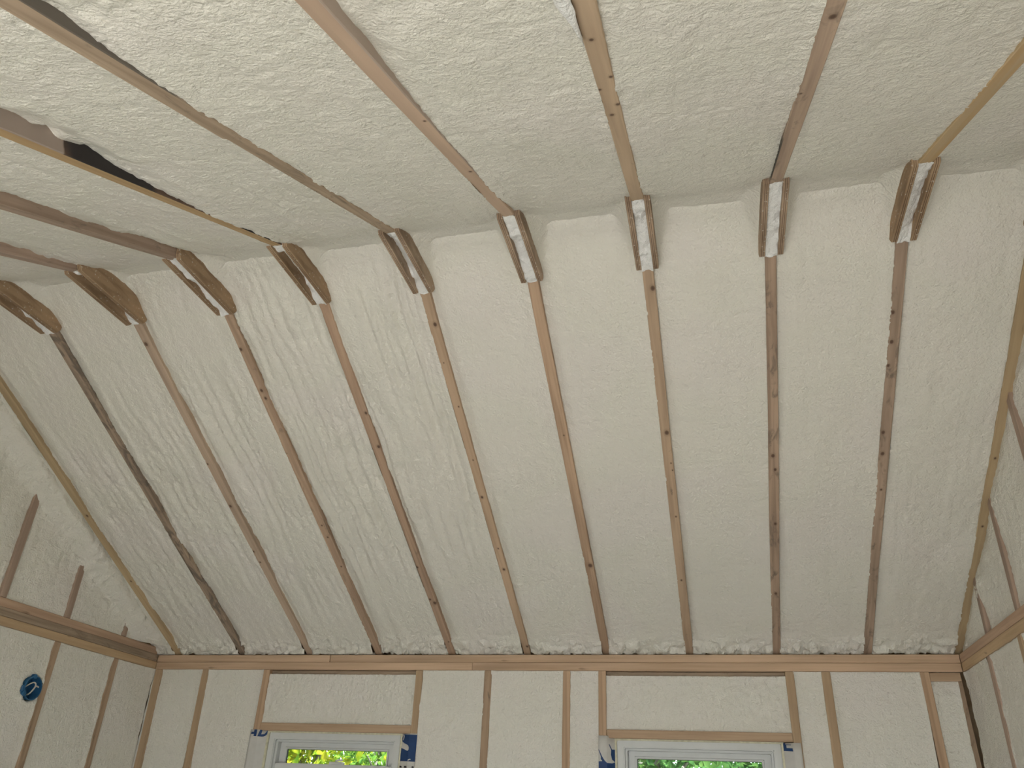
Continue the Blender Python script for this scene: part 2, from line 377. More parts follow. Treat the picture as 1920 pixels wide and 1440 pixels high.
far_par = {0: dict(drip=0.004, lump=0.010, lumpzone=(0.9, 1.9), broad=0.004), 1: dict(drip=0.005, lump=0.013, lumpzone=(0.75, 1.6), broad=0.005),
           2: dict(drip=0.008, lump=0.012, lumpzone=(0.6, 1.7)), 3: dict(drip=0.011, lump=0.011, lumpzone=(0.15, 1.6), broad=0.005),
           4: dict(drip=0.010, lump=0.010, lumpzone=(0.1, 1.5), broad=0.005), 5: dict(drip=0.0015, lump=0.004, lumpzone=(1.1, 2.0)),
           6: dict(drip=0.001, lump=0.002), 7: dict(drip=0.0008, lump=0.0015), 8: dict(drip=0.0012, lump=0.001), 9: dict(drip=0.0015, lump=0.0035, lumpzone=(0.8, 2.1))}
near_par = {1: dict(drip=0.002, lump=0.004), 2: dict(drip=0.002, lump=0.004), 3: dict(drip=0.002, lump=0.004), 4: dict(drip=0.002, lump=0.005, lumpzone=(0.1, 0.9)),
            5: dict(drip=0.002, lump=0.0025), 6: dict(drip=0.001, lump=0.003, lumpzone=(0.5, 1.1), broad=0.006), 7: dict(drip=0.001, lump=0.002, lumpzone=(0.4, 1.5), broad=0.004),
            8: dict(drip=0.0015, lump=0.0015), 9: dict(drip=0.001, lump=0.001)}
RX = [k * S for k in range(11)]; RX[10] -= 0.0155; RX[0] -= 0.003
GL = {0: 0.075, 1: 0.068, 2: 0.09, 3: 0.064, 4: 0.062, 5: 0.056, 9: 0.045}
GR = {8: 0.060, 7: 0.048}
for k in range(10):
    gk = dict(gl=GL.get(k, 0.052), gr=GR.get(k, 0.046))
    foam_bay('far', RX[k] + 0.019, RX[k + 1] - 0.019, k, trim=True, foot=0.032, **far_par[k], **gk)
    foam_bay('near', RX[k] + 0.019, RX[k + 1] - 0.019, k, **gk, eL=eL_near.get(k), eR=eR_near.get(k), **near_par.get(k, {}))
foam_bay('far', XL - 0.02, RX[0] - 0.019, 31, nx=16, foot=0.02, lump=0.008, drip=0.003)
foam_bay('near', XL - 0.02, RX[0] - 0.019, 32, nx=16)

# ------------------------------------------------------------------ rafter pairs with plywood gussets at the ridge
def far_k(l): return [((R + y) / CT, x, r) for x, y, r in l]
def near_k(l): return [((-y - R) / CT, -x, r) for x, y, r in l]
KF = {0: [(0.004, -0.951, .008), (0.006, -0.524, .006)], 1: [], 2: [(-0.008, -1.78, .011), (-0.014, -1.202, .006), (-0.010, -0.968, .009), (-0.014, -0.694, .008), (-0.008, -0.626, .006)],
      3: [(-0.010, -1.72, .009), (0.0, -1.536, .009), (0.003, -1.50, .008), (0.001, -0.835, .005), (0.004, -0.765, .006), (0.006, -0.584, .005)],
      4: [(0.012, -1.398, .008), (0.014, -1.236, .009), (-0.012, -0.567, .007), (0.010, -0.336, .012), (-0.008, -0.36, .008), (0.008, -0.065, .005)],
      5: [(0.006, -1.744, .010), (-0.003, -1.588, .003), (0.007, -1.396, .004), (0.004, -1.143, .004), (-0.003, -0.952, .008), (0.004, -0.665, .005), (0.003, -0.54, .009), (0.01, -0.03, .008)],
      6: [(0.003, -1.234, .004), (0.006, -0.55, .014)], 7: [(0.010, -1.797, .011), (0.005, -1.217, .012), (0.009, -1.075, .004), (0.012, -1.041, .004), (0.006, -0.807, .005), (0, -0.45, .006)],
      8: [(-0.002, -1.084, .010), (0.006, -1.019, .008), (0.004, -0.75, .008), (0.002, -0.36, .009)], 9: [(-0.011, -1.63, .009), (-0.007, -1.523, .009), (-0.012, -1.434, .007), (-0.010, -1.161, .009), (-0.006, -1.067, .010), (0.0, -0.9, .006)], 10: [(0.0, -1.02, .006), (0.0, -0.7, .006)]}
KN = {6: [(0.010, -2.971, .005), (0.008, -2.645, .006)], 7: [(-0.003, -3.181, .006), (-0.014, -2.987, .005), (0.014, -3.034, .006), (0.014, -2.907, .007), (-0.004, -2.859, .007)], 8: [(0.003, -3.12, .010), (-0.010, -2.822, .005)]}
FW = {0: (GOLD_L, GOLD_D, 0), 1: (GREY_L, GREY_D, 0.85), 2: (PINE_L, PINE_D, 0), 3: ((0.43, .30, .205), (.31, .205, .14), 0.38), 4: ((0.44, .30, .205), (.31, .20, .135), 0.1), 5: ((0.45, .315, .21), (.37, .25, .16), 0),
      6: ((0.46, .315, .21), (.30, .19, .12), 0), 7: ((0.43, .305, .205), (.33, .225, .15), 0.2), 8: ((0.37, .26, .185), (.23, .155, .11), 0.55), 9: ((0.39, .28, .205), (.25, .175, .125), 0.5), 10: (GOLD_L, GOLD_D, 0)}
NW = {0: (PINE_L, PINE_D, 0), 1: (PINE_L, PINE_D, 0), 2: ((0.38, .275, .21), (.26, .18, .135), 0.35), 3: ((0.36, .26, .195), (.24, .165, .12), 0.4), 4: ((0.46, .31, .165), (.38, .245, .12), 0), 5: ((0.40, .295, .205), (.26, .185, .125), 0.4),
      6: ((0.47, .335, .24), (.41, .285, .20), 0), 7: ((0.46, .335, .225), (.36, .25, .165), 0.1), 8: ((0.43, .31, .225), (.29, .20, .145), 0.35), 9: (GOLD_L, (.43, .27, .13), 0), 10: (GOLD_L, GOLD_D, 0)}
LAB = {0: 'pale yellowish end rafter along the gable wall above the blue electrical box',
       1: 'rafter pair blotched with black mould, next to the end rafter on the electrical box side',
       2: 'clean tan rafter pair beside the mould-blotched one, ridge gusset widely bare of foam',
       3: 'rafter pair with foam-smeared side and black-spotted stretch below its ridge gusset',
       4: 'rafter pair with golden underside and a long black charred-looking stain on its side',
       5: 'rafter pair with a notched edge on its grey half away from the windows',
       6: 'smooth pinkish rafter pair with striped grain below its gusset and almost no knots',
       7: 'knotty rafter pair with a white foam sliver on the half away from the windows',
       8: 'rafter pair with grey mould along one edge, above the shut window',
       9: 'knotty brown rafter pair whose half away from the windows is plain golden',
       10: 'narrow golden end rafter along the gable wall without an electrical box'}
def wav(seed, y, a): return a * float(vnoise(np.array([y * 2.3]), np.array([seed * 1.1]), 61)[0])
def rafter_board(k, side, mat, parent, notch=None):
    L = LF if side == 'far' else LN
    st = []
    ys = [0.0] + list(np.linspace(0.12, L - 0.06, 9)) + [L]
    if notch: ys = sorted([y for y in ys if abs(y - notch) > 0.04] + [notch - 0.004, notch + 0.004])
    for y in ys:
        a = wav(k + (0 if side == 'far' else 20), y, 0.0022); b = wav(k + 7 + (0 if side == 'far' else 20), y, 0.0022)
        x0, x1 = -0.019 + a, 0.019 + b
        if notch and y > notch: x1 += 0.007
        # plumb cut at the ridge
        z1 = 0.182
        st.append((y, x0, x1, 0.0, z1))
    o = loft('rafter', st, mat, None, bevel=0.0018)
    # shear the first station into a plumb cut
    for v in o.data.vertices:
        if v.co.y < 0.02: v.co.y += v.co.z * ST / CT * 1.0
        if v.co.y > L - 0.003: v.co.y += (v.co.z * ST / CT) * (1 if side == 'far' else 1)
    sg = 1 if side == 'far' else -1
    Mx = Matrix(((sg, 0, 0, RX[k]), (0, sg * CT, sg * ST, -R), (0, -ST, CT, ZR + H), (0, 0, 0, 1)))
    o.matrix_world = Mx
    o.parent = parent; o.matrix_parent_inverse = parent.matrix_world.inverted()
    return o
def gusset(k, sx, mat, parent, dn=0.0, df=0.0, dz=0.0):
    """plywood plate on one side of the ridge: level lower edge, plumb ends, sloping top"""
    y0, y1 = GY0 + dn, GY1 + df; zb = GZ + dz
    def zt(y): return ZR - SL * abs(y + R) + 0.15
    prof = [(y0 + 0.012, zb), (y1 - 0.014, zb), (y1, zb + 0.022), (y1 + 0.008, zt(y1) - 0.05), (-R, zt(-R) - 0.02), (y0 - 0.004, zt(y0) - 0.05), (y0, zb + 0.018)]
    cy, cz = -R, ZR
    bm = bmesh.new()
    A = [bm.verts.new((-0.0092, y - cy, z - cz)) for y, z in prof]; B = [bm.verts.new((0.0092, y - cy, z - cz)) for y, z in prof]
    bm.faces.new(A[::-1]); bm.faces.new(B)
    n = len(prof)
    for i in range(n): bm.faces.new([A[i], A[(i + 1) % n], B[(i + 1) % n], B[i]])
    bmesh.ops.recalc_face_normals(bm, faces=bm.faces[:])
    bmesh.ops.bevel(bm, geom=[e for e in bm.edges if e.calc_face_angle() > 1.2], offset=0.0012, segments=1, affect='EDGES')
    o = bm_obj('gusset_plate', bm, mat)
    o.location = (RX[k] + sx * 0.0288, cy, cz + H); o.parent = parent; o.matrix_parent_inverse = parent.matrix_world.inverted()
    return o
FILL = {0: [(0, .01), (1, .01)], 1: [(0, .03), (.35, .035), (.55, .03), (.7, .02), (1, .006)], 2: [(0, .006), (.12, .012), (.22, .05), (.75, .045), (.86, .012), (1, .004)], 3: [(0, .01), (.25, .018), (.5, .026), (.75, .022), (.9, .01), (1, .004)],
        4: [(0, .008), (.15, .015), (.25, .05), (.62, .05), (.75, .02), (1, .006)], 5: [(0, .012), (.15, .02), (.3, .034), (.6, .034), (.8, .018), (1, .006)], 6: [(0, .006), (.3, .01), (.42, .022), (.6, .018), (.8, .008), (1, .003)],
        7: [(0, .008), (.2, .012), (.35, .02), (.55, .012), (.8, .006), (1, .003)], 8: [(0, .01), (.3, .014), (.6, .016), (1, .006)], 9: [(0, .008), (.25, .014), (.4, .02), (.8, .018), (1, .006)], 10: [(0, .01), (1, .01)]}
TILT = {5: 0.012, 9: -0.010, 2: 0.010, 4: 0.004, 3: -0.006}
def gusset_fill(k, parent):
    n, mm_ = 60, 12
    y = np.linspace(GY0 + 0.010, GY1 - 0.004, n)[:, None] + np.zeros((1, mm_)); x = np.linspace(-0.0195, 0.0195, mm_)[None, :] + 0 * y
    t = (y - GY0) / (GY1 - GY0)
    rec = np.interp(t, [p[0] for p in FILL[k]], [p[1] for p in FILL[k]])
    z = GZ + rec + 0.004 * fbm(x * 60, y * 45, 70 + k) + 0.006 * (np.abs(x) / 0.0195) ** 2 * vnoise(y * 30, y * 0, 75 + k) + TILT.get(k, 0) * (x / -0.0195) * sstep(0.1, 0.3, t) * (1 - sstep(0.8, 1.0, t))
    z = np.minimum(z, ZR - SL * np.abs(y + R) + 0.02)
    V = np.stack([x + RX[k], y, z + H], -1).reshape(-1, 3)
    o = from_np('foam_fill', V, grid_faces(n, mm_, flip=True), FOAMB)
    o.parent = parent; o.matrix_parent_inverse = parent.matrix_world.inverted(); return o

BLACK = (0.035, 0.03, 0.03)
for k in range(11):
    root = thing('rafter_pair', LAB[k], 'rafter', (RX[k], -R, ZR + H), 'rafters of the vaulted ceiling')
    bpy.context.view_layer.update()
    l, d, mi = FW[k]; stn = []
    if k == 3: stn = []
    if k == 8: stn = []
    mf = wood_mat('rafter_far_%d' % k, l, d, mildew=mi, mil_col=MOLD, knots=far_k(KF[k]), auto=0.15, seed=k * 3.1 + 0.7, stains=stn)
    rafter_board(k, 'far', mf, root)
    l, d, mi = NW[k]; stn = []
    if k == 4: stn = [(0.15, 1.20, 0.03, -1, (0.12, 0.075, 0.055)), (0.25, 0.46, 0.03, -1, BLACK), (0.84, 1.20, 0.06, -1, BLACK), (1.165, 3.0, 0.006, -1, (0.36, 0.29, 0.25))]
    if k == 5: stn = [(1.2, 3.0, 0.15, -1, (0.15, 0.13, 0.11))]
    if k == 6: stn = [(0.5, 3.0, 0.1, -1, (0.47, 0.38, 0.32))]
    if k == 8: stn = [(0.2, 0.62, 0.06, 1, (0.07, 0.06, 0.05))]
    mn = wood_mat('rafter_near_%d' % k, l, d, mildew=mi, mil_col=(0.13, 0.11, 0.09), knots=near_k(KN.get(k, [])), auto=0.12, seed=k * 2.3 + 40.0, stains=stn)
    rafter_board(k, 'near', mn, root, notch=(3.035 - R) / CT if k == 5 else None)
    pm = PLY[0] if k in (0, 1, 2, 3, 4, 9, 10) else PLY[1]
    jl = [(-.002, .002, .002), (.004, -.003, 0), (0, .0, -.002), (-.003, .004, .002)]
    a = jl[k % 4]; b = jl[(k * 3 + 1) % 4]
    gusset(k, -1, pm, root, *a); gusset(k, 1, pm, root, *b)
    gusset_fill(k, root)
    if k == 7:      # bright loose sliver of foam along the near half
        n = 40; t = np.linspace(0, 1, n); V = []
        s0, s1 = (3.19 - R) / CT, (3.75 - R) / CT
        wdt = 0.026 * sstep(0.0, 0.25, t) + 0.002
        s = s0 + (s1 - s0) * t
        rows = []
        for c, hh in ((0.0, 0.002), (0.3, 0.006), (0.7, 0.006), (1.0, -0.004), (1.0, -0.02), (0.0, -0.02)):
            rows.append(slope_pt('near', RX[7] - 0.0155 - wdt * c + 0.002 * vnoise(s * 30, s * 0 + c, 81), s, hh + 0.009 + 0.002 * vnoise(s * 25, s * 0 + c * 3, 82)))
        V = np.stack(rows, 0).reshape(-1, 3); V[:, 2] += H
        o = from_np('foam_sliver', V, grid_faces(6, n), FOAMB); o['label'] = 'bright white foam sliver'
        o.parent = root; o.matrix_parent_inverse = root.matrix_world.inverted()

# ------------------------------------------------------------------ walls
def kid(o, p):
    o.parent = p; o.matrix_parent_inverse = p.matrix_world.inverted(); return o
def sheet_with_holes(name, lo, hi, holes, axis, mat):
    """wall sheathing: slab in x-z (axis 'y') or y-z (axis 'x') with rectangular openings, cut into strips"""
    us = sorted({lo[0], hi[0], *[h[0] for h in holes], *[h[1] for h in holes]})
    zs = sorted({lo[1], hi[1], *[h[2] for h in holes], *[h[3] for h in holes]})
    bm = bmesh.new()
    for a, b in zip(us, us[1:]):
        for c, d in zip(zs, zs[1:]):
            if any(h[0] <= a and b <= h[1] and h[2] <= c and d <= h[3] for h in holes): continue
            if axis == 'y': bm_box(bm, (a, lo[2], c + H), (b, hi[2], d + H))
            else: bm_box(bm, (lo[2], a, c + H), (hi[2], b, d + H))
    bmesh.ops.remove_doubles(bm, verts=bm.verts[:], dist=1e-5)
    return structure(bm_obj(name, bm, mat))

WZ0, WZ1 = -1.62, -0.383      # window frames
W = [(0.653, 1.390), (2.481, 3.227)]
wall_front = sheet_with_holes('wall_front', (XL - 0.15, -H, 0.130), (XR + 0.15, 0.135, 0.150), [(a, b, WZ0, WZ1) for a, b in W], 'y', SHEATH)
wall_front['label'] = 'window wall of pale foam between bare studs'
bpy.context.view_layer.update()
# double top plate
box('top_plate', (XL, 0.0, -0.0375), (0.948, 0.139, 0.0), PLATE, wall_front, 0.002)
box('top_plate', (0.951, 0.0015, -0.0375), (XR, 0.139, 0.0), PLATE, wall_front, 0.002)
box('top_plate', (XL, 0.0, -0.0765), (1.75, 0.139, -0.0385), PLATE, wall_front, 0.002)
box('top_plate', (1.7505, 0.0, -0.0765), (XR, 0.139, -0.0385), PLATE, wall_front, 0.002)
ZT = -0.0775
def stud_front(x0, x1, x2=None, z0=-H + 0.04, z1=ZT, y0=0.0, mat=None, lean=0.0):
    m = mat or STUD[int(abs(x0 * 37)) % 2]
    st = []
    cx = (x0 + x1) / 2; hw = (x1 - x0) / 2
    for i, z in enumerate(np.linspace(z0, z1, 8)):
        sft = lean * (z1 - z)
        a = wav(cx * 9, z, 0.0018); b = wav(cx * 9 + 4, z, 0.0018)
        st.append((z - z0, -hw + a + sft, hw + b + sft, 0.0, 0.138 - y0))
    o = loft('stud', st, m, None, 0.0018)
    # local y -> world z ; local z -> world y
    for v in o.data.vertices: v.co = (v.co.x, v.co.z, v.co.y)
    o.data.flip_normals()
    o.location = (cx, y0, z0 + H)
    return kid(o, wall_front)
FS = [(-0.108, -0.066), (0.190, 0.228), (0.567, 0.605), (1.447, 1.485), (1.817, 1.855), (2.222, 2.260), (2.398, 2.436), (3.280, 3.318), (3.441, 3.479), (3.862, 3.900)]
for i, (a, b) in enumerate(FS):
    stud_front(a, b, lean=0.02 if i in (0, 1, 9) else 0.0, mat=STUD[2] if i == 4 else None)
stud_front(4.000, 4.036, y0=0.016, mat=STUDD, lean=0.012)
# blocking under the plate over each window and at the corner, headers over the windows, sills
for (a, b) in ((0.605, 1.447), (2.436, 3.280)):
    box('blocking', (a, 0.026, -0.116), (b, 0.138, -0.078), DARKX, wall_front, 0.002)
    box('header_board', (a, 0.002, -0.381), (b, 0.138, -0.343), HEAD, wall_front, 0.002)
    box('sill_board', (a, 0.002, WZ0 - 0.045), (b, 0.138, WZ0 - 0.006), HEAD, wall_front, 0.002)
box('blocking', (3.902, 0.002, -0.116), (4.030, 0.138, -0.079), HEAD, wall_front, 0.002)
box('bottom_plate', (XL, 0.0, -H), (XR, 0.139, -H + 0.038), PLATE, wall_front, 0.002)

def foam_panel(axis, u0, u1, z0, z1, base, parent, seed, sign=1, rec=0.011, rough=0.0016, broad=0.003, mat=None, du=0.009, name='foam_panel', bub=0.0, prof=None):
    """sprayed foam filling one stud bay; base = wall face, foam stands back from it by rec"""
    nu = max(8, int((u1 - u0) / du)); nz = max(8, int((z1 - z0) / 0.009))
    u = np.linspace(u0 - 0.003, u1 + 0.003, nu)[:, None] + np.zeros((1, nz)); z = np.linspace(z0, z1, nz)[None, :] + 0 * u
    d = np.minimum(u - u0, u1 - u)
    r = rec - broad * fbm(u * 5, z * 4, seed) - rough * vnoise(u * 80, z * 80, seed + 3) - 0.7 * rough * vnoise(u * 45, z * 45, seed + 4)
    if bub: r = r - bub * (0.5 - np.abs(vnoise(u * 52, z * 52, seed + 11)) - 0.5 * np.abs(vnoise(u * 90, z * 90, seed + 12)))
    e = sstep(0.022, 0.0, d + 0.005 * vnoise(z * 9, u * 3, seed + 7))
    r = r - e * (0.005 + 0.003 * vnoise(z * 14, u * 0 + 2, seed + 8))
    et = sstep(0.03, 0.0, z1 - z) + sstep(0.03, 0.0, z - z0)
    r = r - et * 0.004
    if prof is not None: r = r + prof(u, z, d)
    w_ = base + sign * np.maximum(r, -0.004)
    V = np.stack([u, w_, z + H], -1) if axis == 'y' else np.stack([w_, u, z + H], -1)
    flip = (axis == 'y' and sign < 0) or (axis == 'x' and sign > 0)
    return kid(from_np(name, V.reshape(-1, 3), grid_faces(nu, nz, flip=flip), mat or FOAMW), parent)
edges = [(-0.113, 0.190), (0.228, 0.567), (1.485, 1.817), (1.855, 2.222), (2.260, 2.398), (3.318, 3.441), (3.479, 3.862), (3.900, 4.012)]
for i, (a, b) in enumerate(edges):
    foam_panel('y', a, b, -H + 0.038, ZT, 0.0, wall_front, 100 + i * 5, rough=0.0036 if i in (4, 5, 7) else 0.0020, rec=0.016 if i == 7 else 0.010, bub=0.005 if i in (4, 5, 7) else 0.0015)
for i, (a, b) in enumerate(((0.605, 1.447), (2.436, 3.280))):
    foam_panel('y', a, b, -0.345, -0.098, 0.0, wall_front, 150 + i * 5, rough=0.0032, rec=0.018, bub=0.006, du=0.006)
    foam_panel('y', a, b, -H + 0.038, WZ0 - 0.045, 0.0, wall_front, 160 + i * 5, rough=0.0022, rec=0.012)

# gable walls
def slope_z(y): return ZR - SL * np.abs(y + R)
def gable_wall(name, face, sign, label):
    """sign: direction out of the room"""
    xo0, xo1 = face + sign * 0.13, face + sign * 0.15
    bm = bmesh.new()
    P = [(NEAR_Y - 0.2, -H), (0.15, -H), (0.15, float(slope_z(0.15)) + 0.17), (-R, ZR + 0.19), (NEAR_Y - 0.2, float(slope_z(NEAR_Y - 0.2)) + 0.17)]
    A = [bm.verts.new((xo0, y, z + H)) for y, z in P]; B = [bm.verts.new((xo1, y, z + H)) for y, z in P]
    bm.faces.new(A); bm.faces.new(B[::-1])
    for i in range(5): bm.faces.new([A[i], B[i], B[(i + 1) % 5], A[(i + 1) % 5]])
    bmesh.ops.recalc_face_normals(bm, faces=bm.faces[:])
    o = structure(bm_obj(name, bm, SHEATH), label); bpy.context.view_layer.update(); return o
wall_left = gable_wall('wall_left', XL, -1, 'foam-filled gable wall holding a blue electrical box')
wall_right = gable_wall('wall_right', XR, 1, 'foam-filled gable wall with brown-edged bays')
def stud_side(wall, face, sign, y, z0, z1, mat, rec=0.0, lean=0.0, hw=0.019):
    st = []
    for z in np.linspace(z0, z1, 7):
        a = wav(y * 9, z, 0.0018); b = wav(y * 9 + 4, z, 0.0018); sft = lean * (z1 - z)
        st.append((z - z0, -hw + a + sft, hw + b + sft, 0.0, 0.13 - rec))
    o = loft('stud', st, mat, None, 0.0018)
    for v in o.data.vertices: v.co = (sign * v.co.z, v.co.x, v.co.y)
    bm = bmesh.new(); bm.from_mesh(o.data); bmesh.ops.recalc_face_normals(bm, faces=bm.faces[:]); bm.to_mesh(o.data); bm.free()
    o.location = (face + sign * rec, y, z0 + H)
    return kid(o, wall)
YB = NEAR_Y
# left wall
BOXC = (-0.836, -0.300)
x0 = XL - 0.13
box('top_plate', (x0, YB, -0.0375), (XL, -0.0005, 0.0), PLATEYD, wall_left, 0.002)
box('top_plate', (x0, YB, -0.0765), (XL + 0.002, -0.0005, -0.0385), PLATEY, wall_left, 0.002)
box('sole_plate', (x0, YB, 0.0005), (XL - 0.001, -0.012, 0.0385), PLATEYP, wall_left, 0.002)
box('bottom_plate', (x0, YB, -H), (XL, -0.0005, -H + 0.038), PLATEY, wall_left, 0.002)
LS = [-0.332, -0.764, -1.17, -1.58, -1.985, -2.39, -2.80, -3.2, -3.61, -4.02]
for i, y in enumerate(LS):
    stud_side(wall_left, XL, -1, y, -H + 0.039, ZT, STUD[2] if i < 2 else STUD[i % 2])
    yg = y + (0.01 if i < 3 else 0)
    ztop = float(slope_z(yg)) - (0.03 if i else 0.0)
    stud_side(wall_left, XL, -1, yg, 0.039, ztop, STUDR)
for i in range(len(LS) + 1):
    hi_ = -0.004 if i == 0 else LS[i - 1] - 0.019
    lo_ = YB if i == len(LS) else LS[i] + 0.019
    if i == 0:
        pf = lambda u, z, d: -0.02 * sstep(-0.09, 0.0, u) * (0.5 + 0.5 * vnoise(z * 10, u * 8, 203))
    elif i == 2:
        pf = lambda u, z, d: 0.062 * sstep(0.056, 0.046, np.hypot(u - BOXC[0], z - BOXC[1]) + 0.004 * vnoise(u * 40, z * 40, 207)) - 0.008 * np.exp(-((np.hypot(u - BOXC[0], z - BOXC[1]) - 0.064) / 0.012) ** 2) * (0.6 + vnoise(u * 50, z * 50, 208))
    else: pf = None
    foam_panel('x', lo_, hi_, -H + 0.038, ZT, XL, wall_left, 200 + 5 * i, sign=-1, prof=pf)
def gable_foam(wall, face, sign, seed, rec, cover, lump=0.006, tops=0.09, z0=0.038, ymax=0.0, ymin=YB, mat=FOAMG, rag=1.0):
    ny, nz = 460, 120
    y = np.linspace(ymin, ymax, ny)[:, None] + np.zeros((1, nz)); t = np.linspace(0, 1, nz)[None, :] + 0 * y
    zt = np.maximum(slope_z(y) + 0.03, z0 + 0.003); z = z0 + (zt - z0) * t
    ds = (slope_z(y) - z) * CT
    r = rec - 0.006 * fbm(y * 4, z * 4, seed) - lump * (np.abs(vnoise(y * 22, z * 7, seed + 2)) + 0.5 * np.abs(vnoise(y * 45, z * 20, seed + 3)) - 0.35) - 0.0015 * vnoise(y * 75, z * 75, seed + 4)
    r = r - cover * sstep(tops, -0.005, ds) - rag * sstep(tops + 0.06, 0.03, ds) * sstep(-0.005, 0.035, ds) * (0.022 * np.abs(vnoise(y * 20, z * 20, seed + 6)) + 0.012 * np.abs(vnoise(y * 48, z * 48, seed + 7)))
    V = np.stack([face + sign * r, y, z + H], -1).reshape(-1, 3)
    o = from_np('gable_foam', V, grid_faces(ny, nz, flip=(sign > 0)), mat)
    return kid(o, wall)
gable_foam(wall_left, XL, -1, 260, 0.012, 0.085, ymax=-0.004)

# right wall
x1 = XR + 0.13
box('top_plate', (XR, YB, -0.0375), (x1, -0.0005, 0.0), PLATEYP, wall_right, 0.002)
box('top_plate', (XR + 0.001, YB, -0.0765), (x1, -0.0005, -0.0385), PLATEY, wall_right, 0.002)
box('bottom_plate', (XR, YB, -H), (x1, -0.0005, -H + 0.038), PLATEY, wall_right, 0.002)
RS = [-0.388, -0.796, -1.275, -1.66, -2.07, -2.47, -2.88, -3.29, -3.69, -4.1]
for i, y in enumerate(RS):
    stud_side(wall_right, XR, 1, y, -H + 0.039, ZT, STUDR if i == 0 else STUD[i % 2], rec=0.004)
    stud_side(wall_right, XR, 1, y - (0.03 if i < 2 else 0.0), 0.0005, float(slope_z(y)) + 0.02, STUDR, rec=0.010)
for i in range(len(RS) + 1):
    hi_ = -0.0 if i == 0 else RS[i - 1] - 0.019
    lo_ = YB if i == len(RS) else RS[i] + 0.019
    foam_panel('x', lo_, hi_, -H + 0.038, ZT, XR, wall_right, 300 + 5 * i, sign=1, rec=0.014)
gable_foam(wall_right, XR, 1, 360, 0.026, 0.004, tops=0.12, z0=0.0, ymax=-0.002, lump=0.004, rag=0.3)

# back wall behind the camera: unseen doorway, added to let daylight in
wall_back = sheet_with_holes('wall_back', (XL - 0.15, -H, NEAR_Y - 0.15), (XR + 0.15, 0.10, NEAR_Y - 0.01), [(1.6, 3.2, -H, -0.30)], 'y', FOAMW)
wall_back['label'] = 'back wall with an unseen wide doorway added for daylight'

# ------------------------------------------------------------------ windows
def glass_mat():
    m, nt, b = new_mat('window_glass')
    nt.nodes.remove(b); out = nt.nodes['Material Output']
    tr = N(nt, 'ShaderNodeBsdfTransparent'); tr.inputs[0].default_value = (0.93, 0.96, 0.95, 1)
    gl = N(nt, 'ShaderNodeBsdfGlossy'); gl.inputs['Roughness'].default_value = 0.02
    fr = N(nt, 'ShaderNodeFresnel'); fr.inputs[0].default_value = 1.45
    mx = N(nt, 'ShaderNodeMixShader'); nt.links.new(fr.outputs[0], mx.inputs[0]); nt.links.new(tr.outputs[0], mx.inputs[1]); nt.links.new(gl.outputs[0], mx.inputs[2])
    nt.links.new(mx.outputs[0], out.inputs['Surface']); return m
GLASS = glass_mat()
GASKET = plain('black_gasket', (0.03, 0.03, 0.03), 0.5)
CAULK = plain('yellowish_foam_bead', (0.66, 0.63, 0.48), 0.6, 0.3, 0.15, 60)
def ring(name, x0, x1, z0, z1, wdt, y0, y1, mat, parent, bev=0.003):
    """rectangular frame of four mitred members"""
    bm = bmesh.new()
    def loop(ix, y): return [(x0 + ix, y, z0 + ix + H), (x1 - ix, y, z0 + ix + H), (x1 - ix, y, z1 - ix + H), (x0 + ix, y, z1 - ix + H)]
    L = [[bm.verts.new(v) for v in loop(i, y)] for i, y in ((0, y0), (wdt, y0), (wdt, y1), (0, y1))]
    for a in range(4):
        A, B = L[a], L[(a + 1) % 4]
        for i in range(4): bm.faces.new([A[i], A[(i + 1) % 4], B[(i + 1) % 4], B[i]])
    bmesh.ops.recalc_face_normals(bm, faces=bm.faces[:])
    if bev: bmesh.ops.bevel(bm, geom=[e for e in bm.edges if e.calc_face_angle() > 1.0], offset=bev, segments=2, affect='EDGES')
    return kid(bm_obj(name, bm, mat), parent)
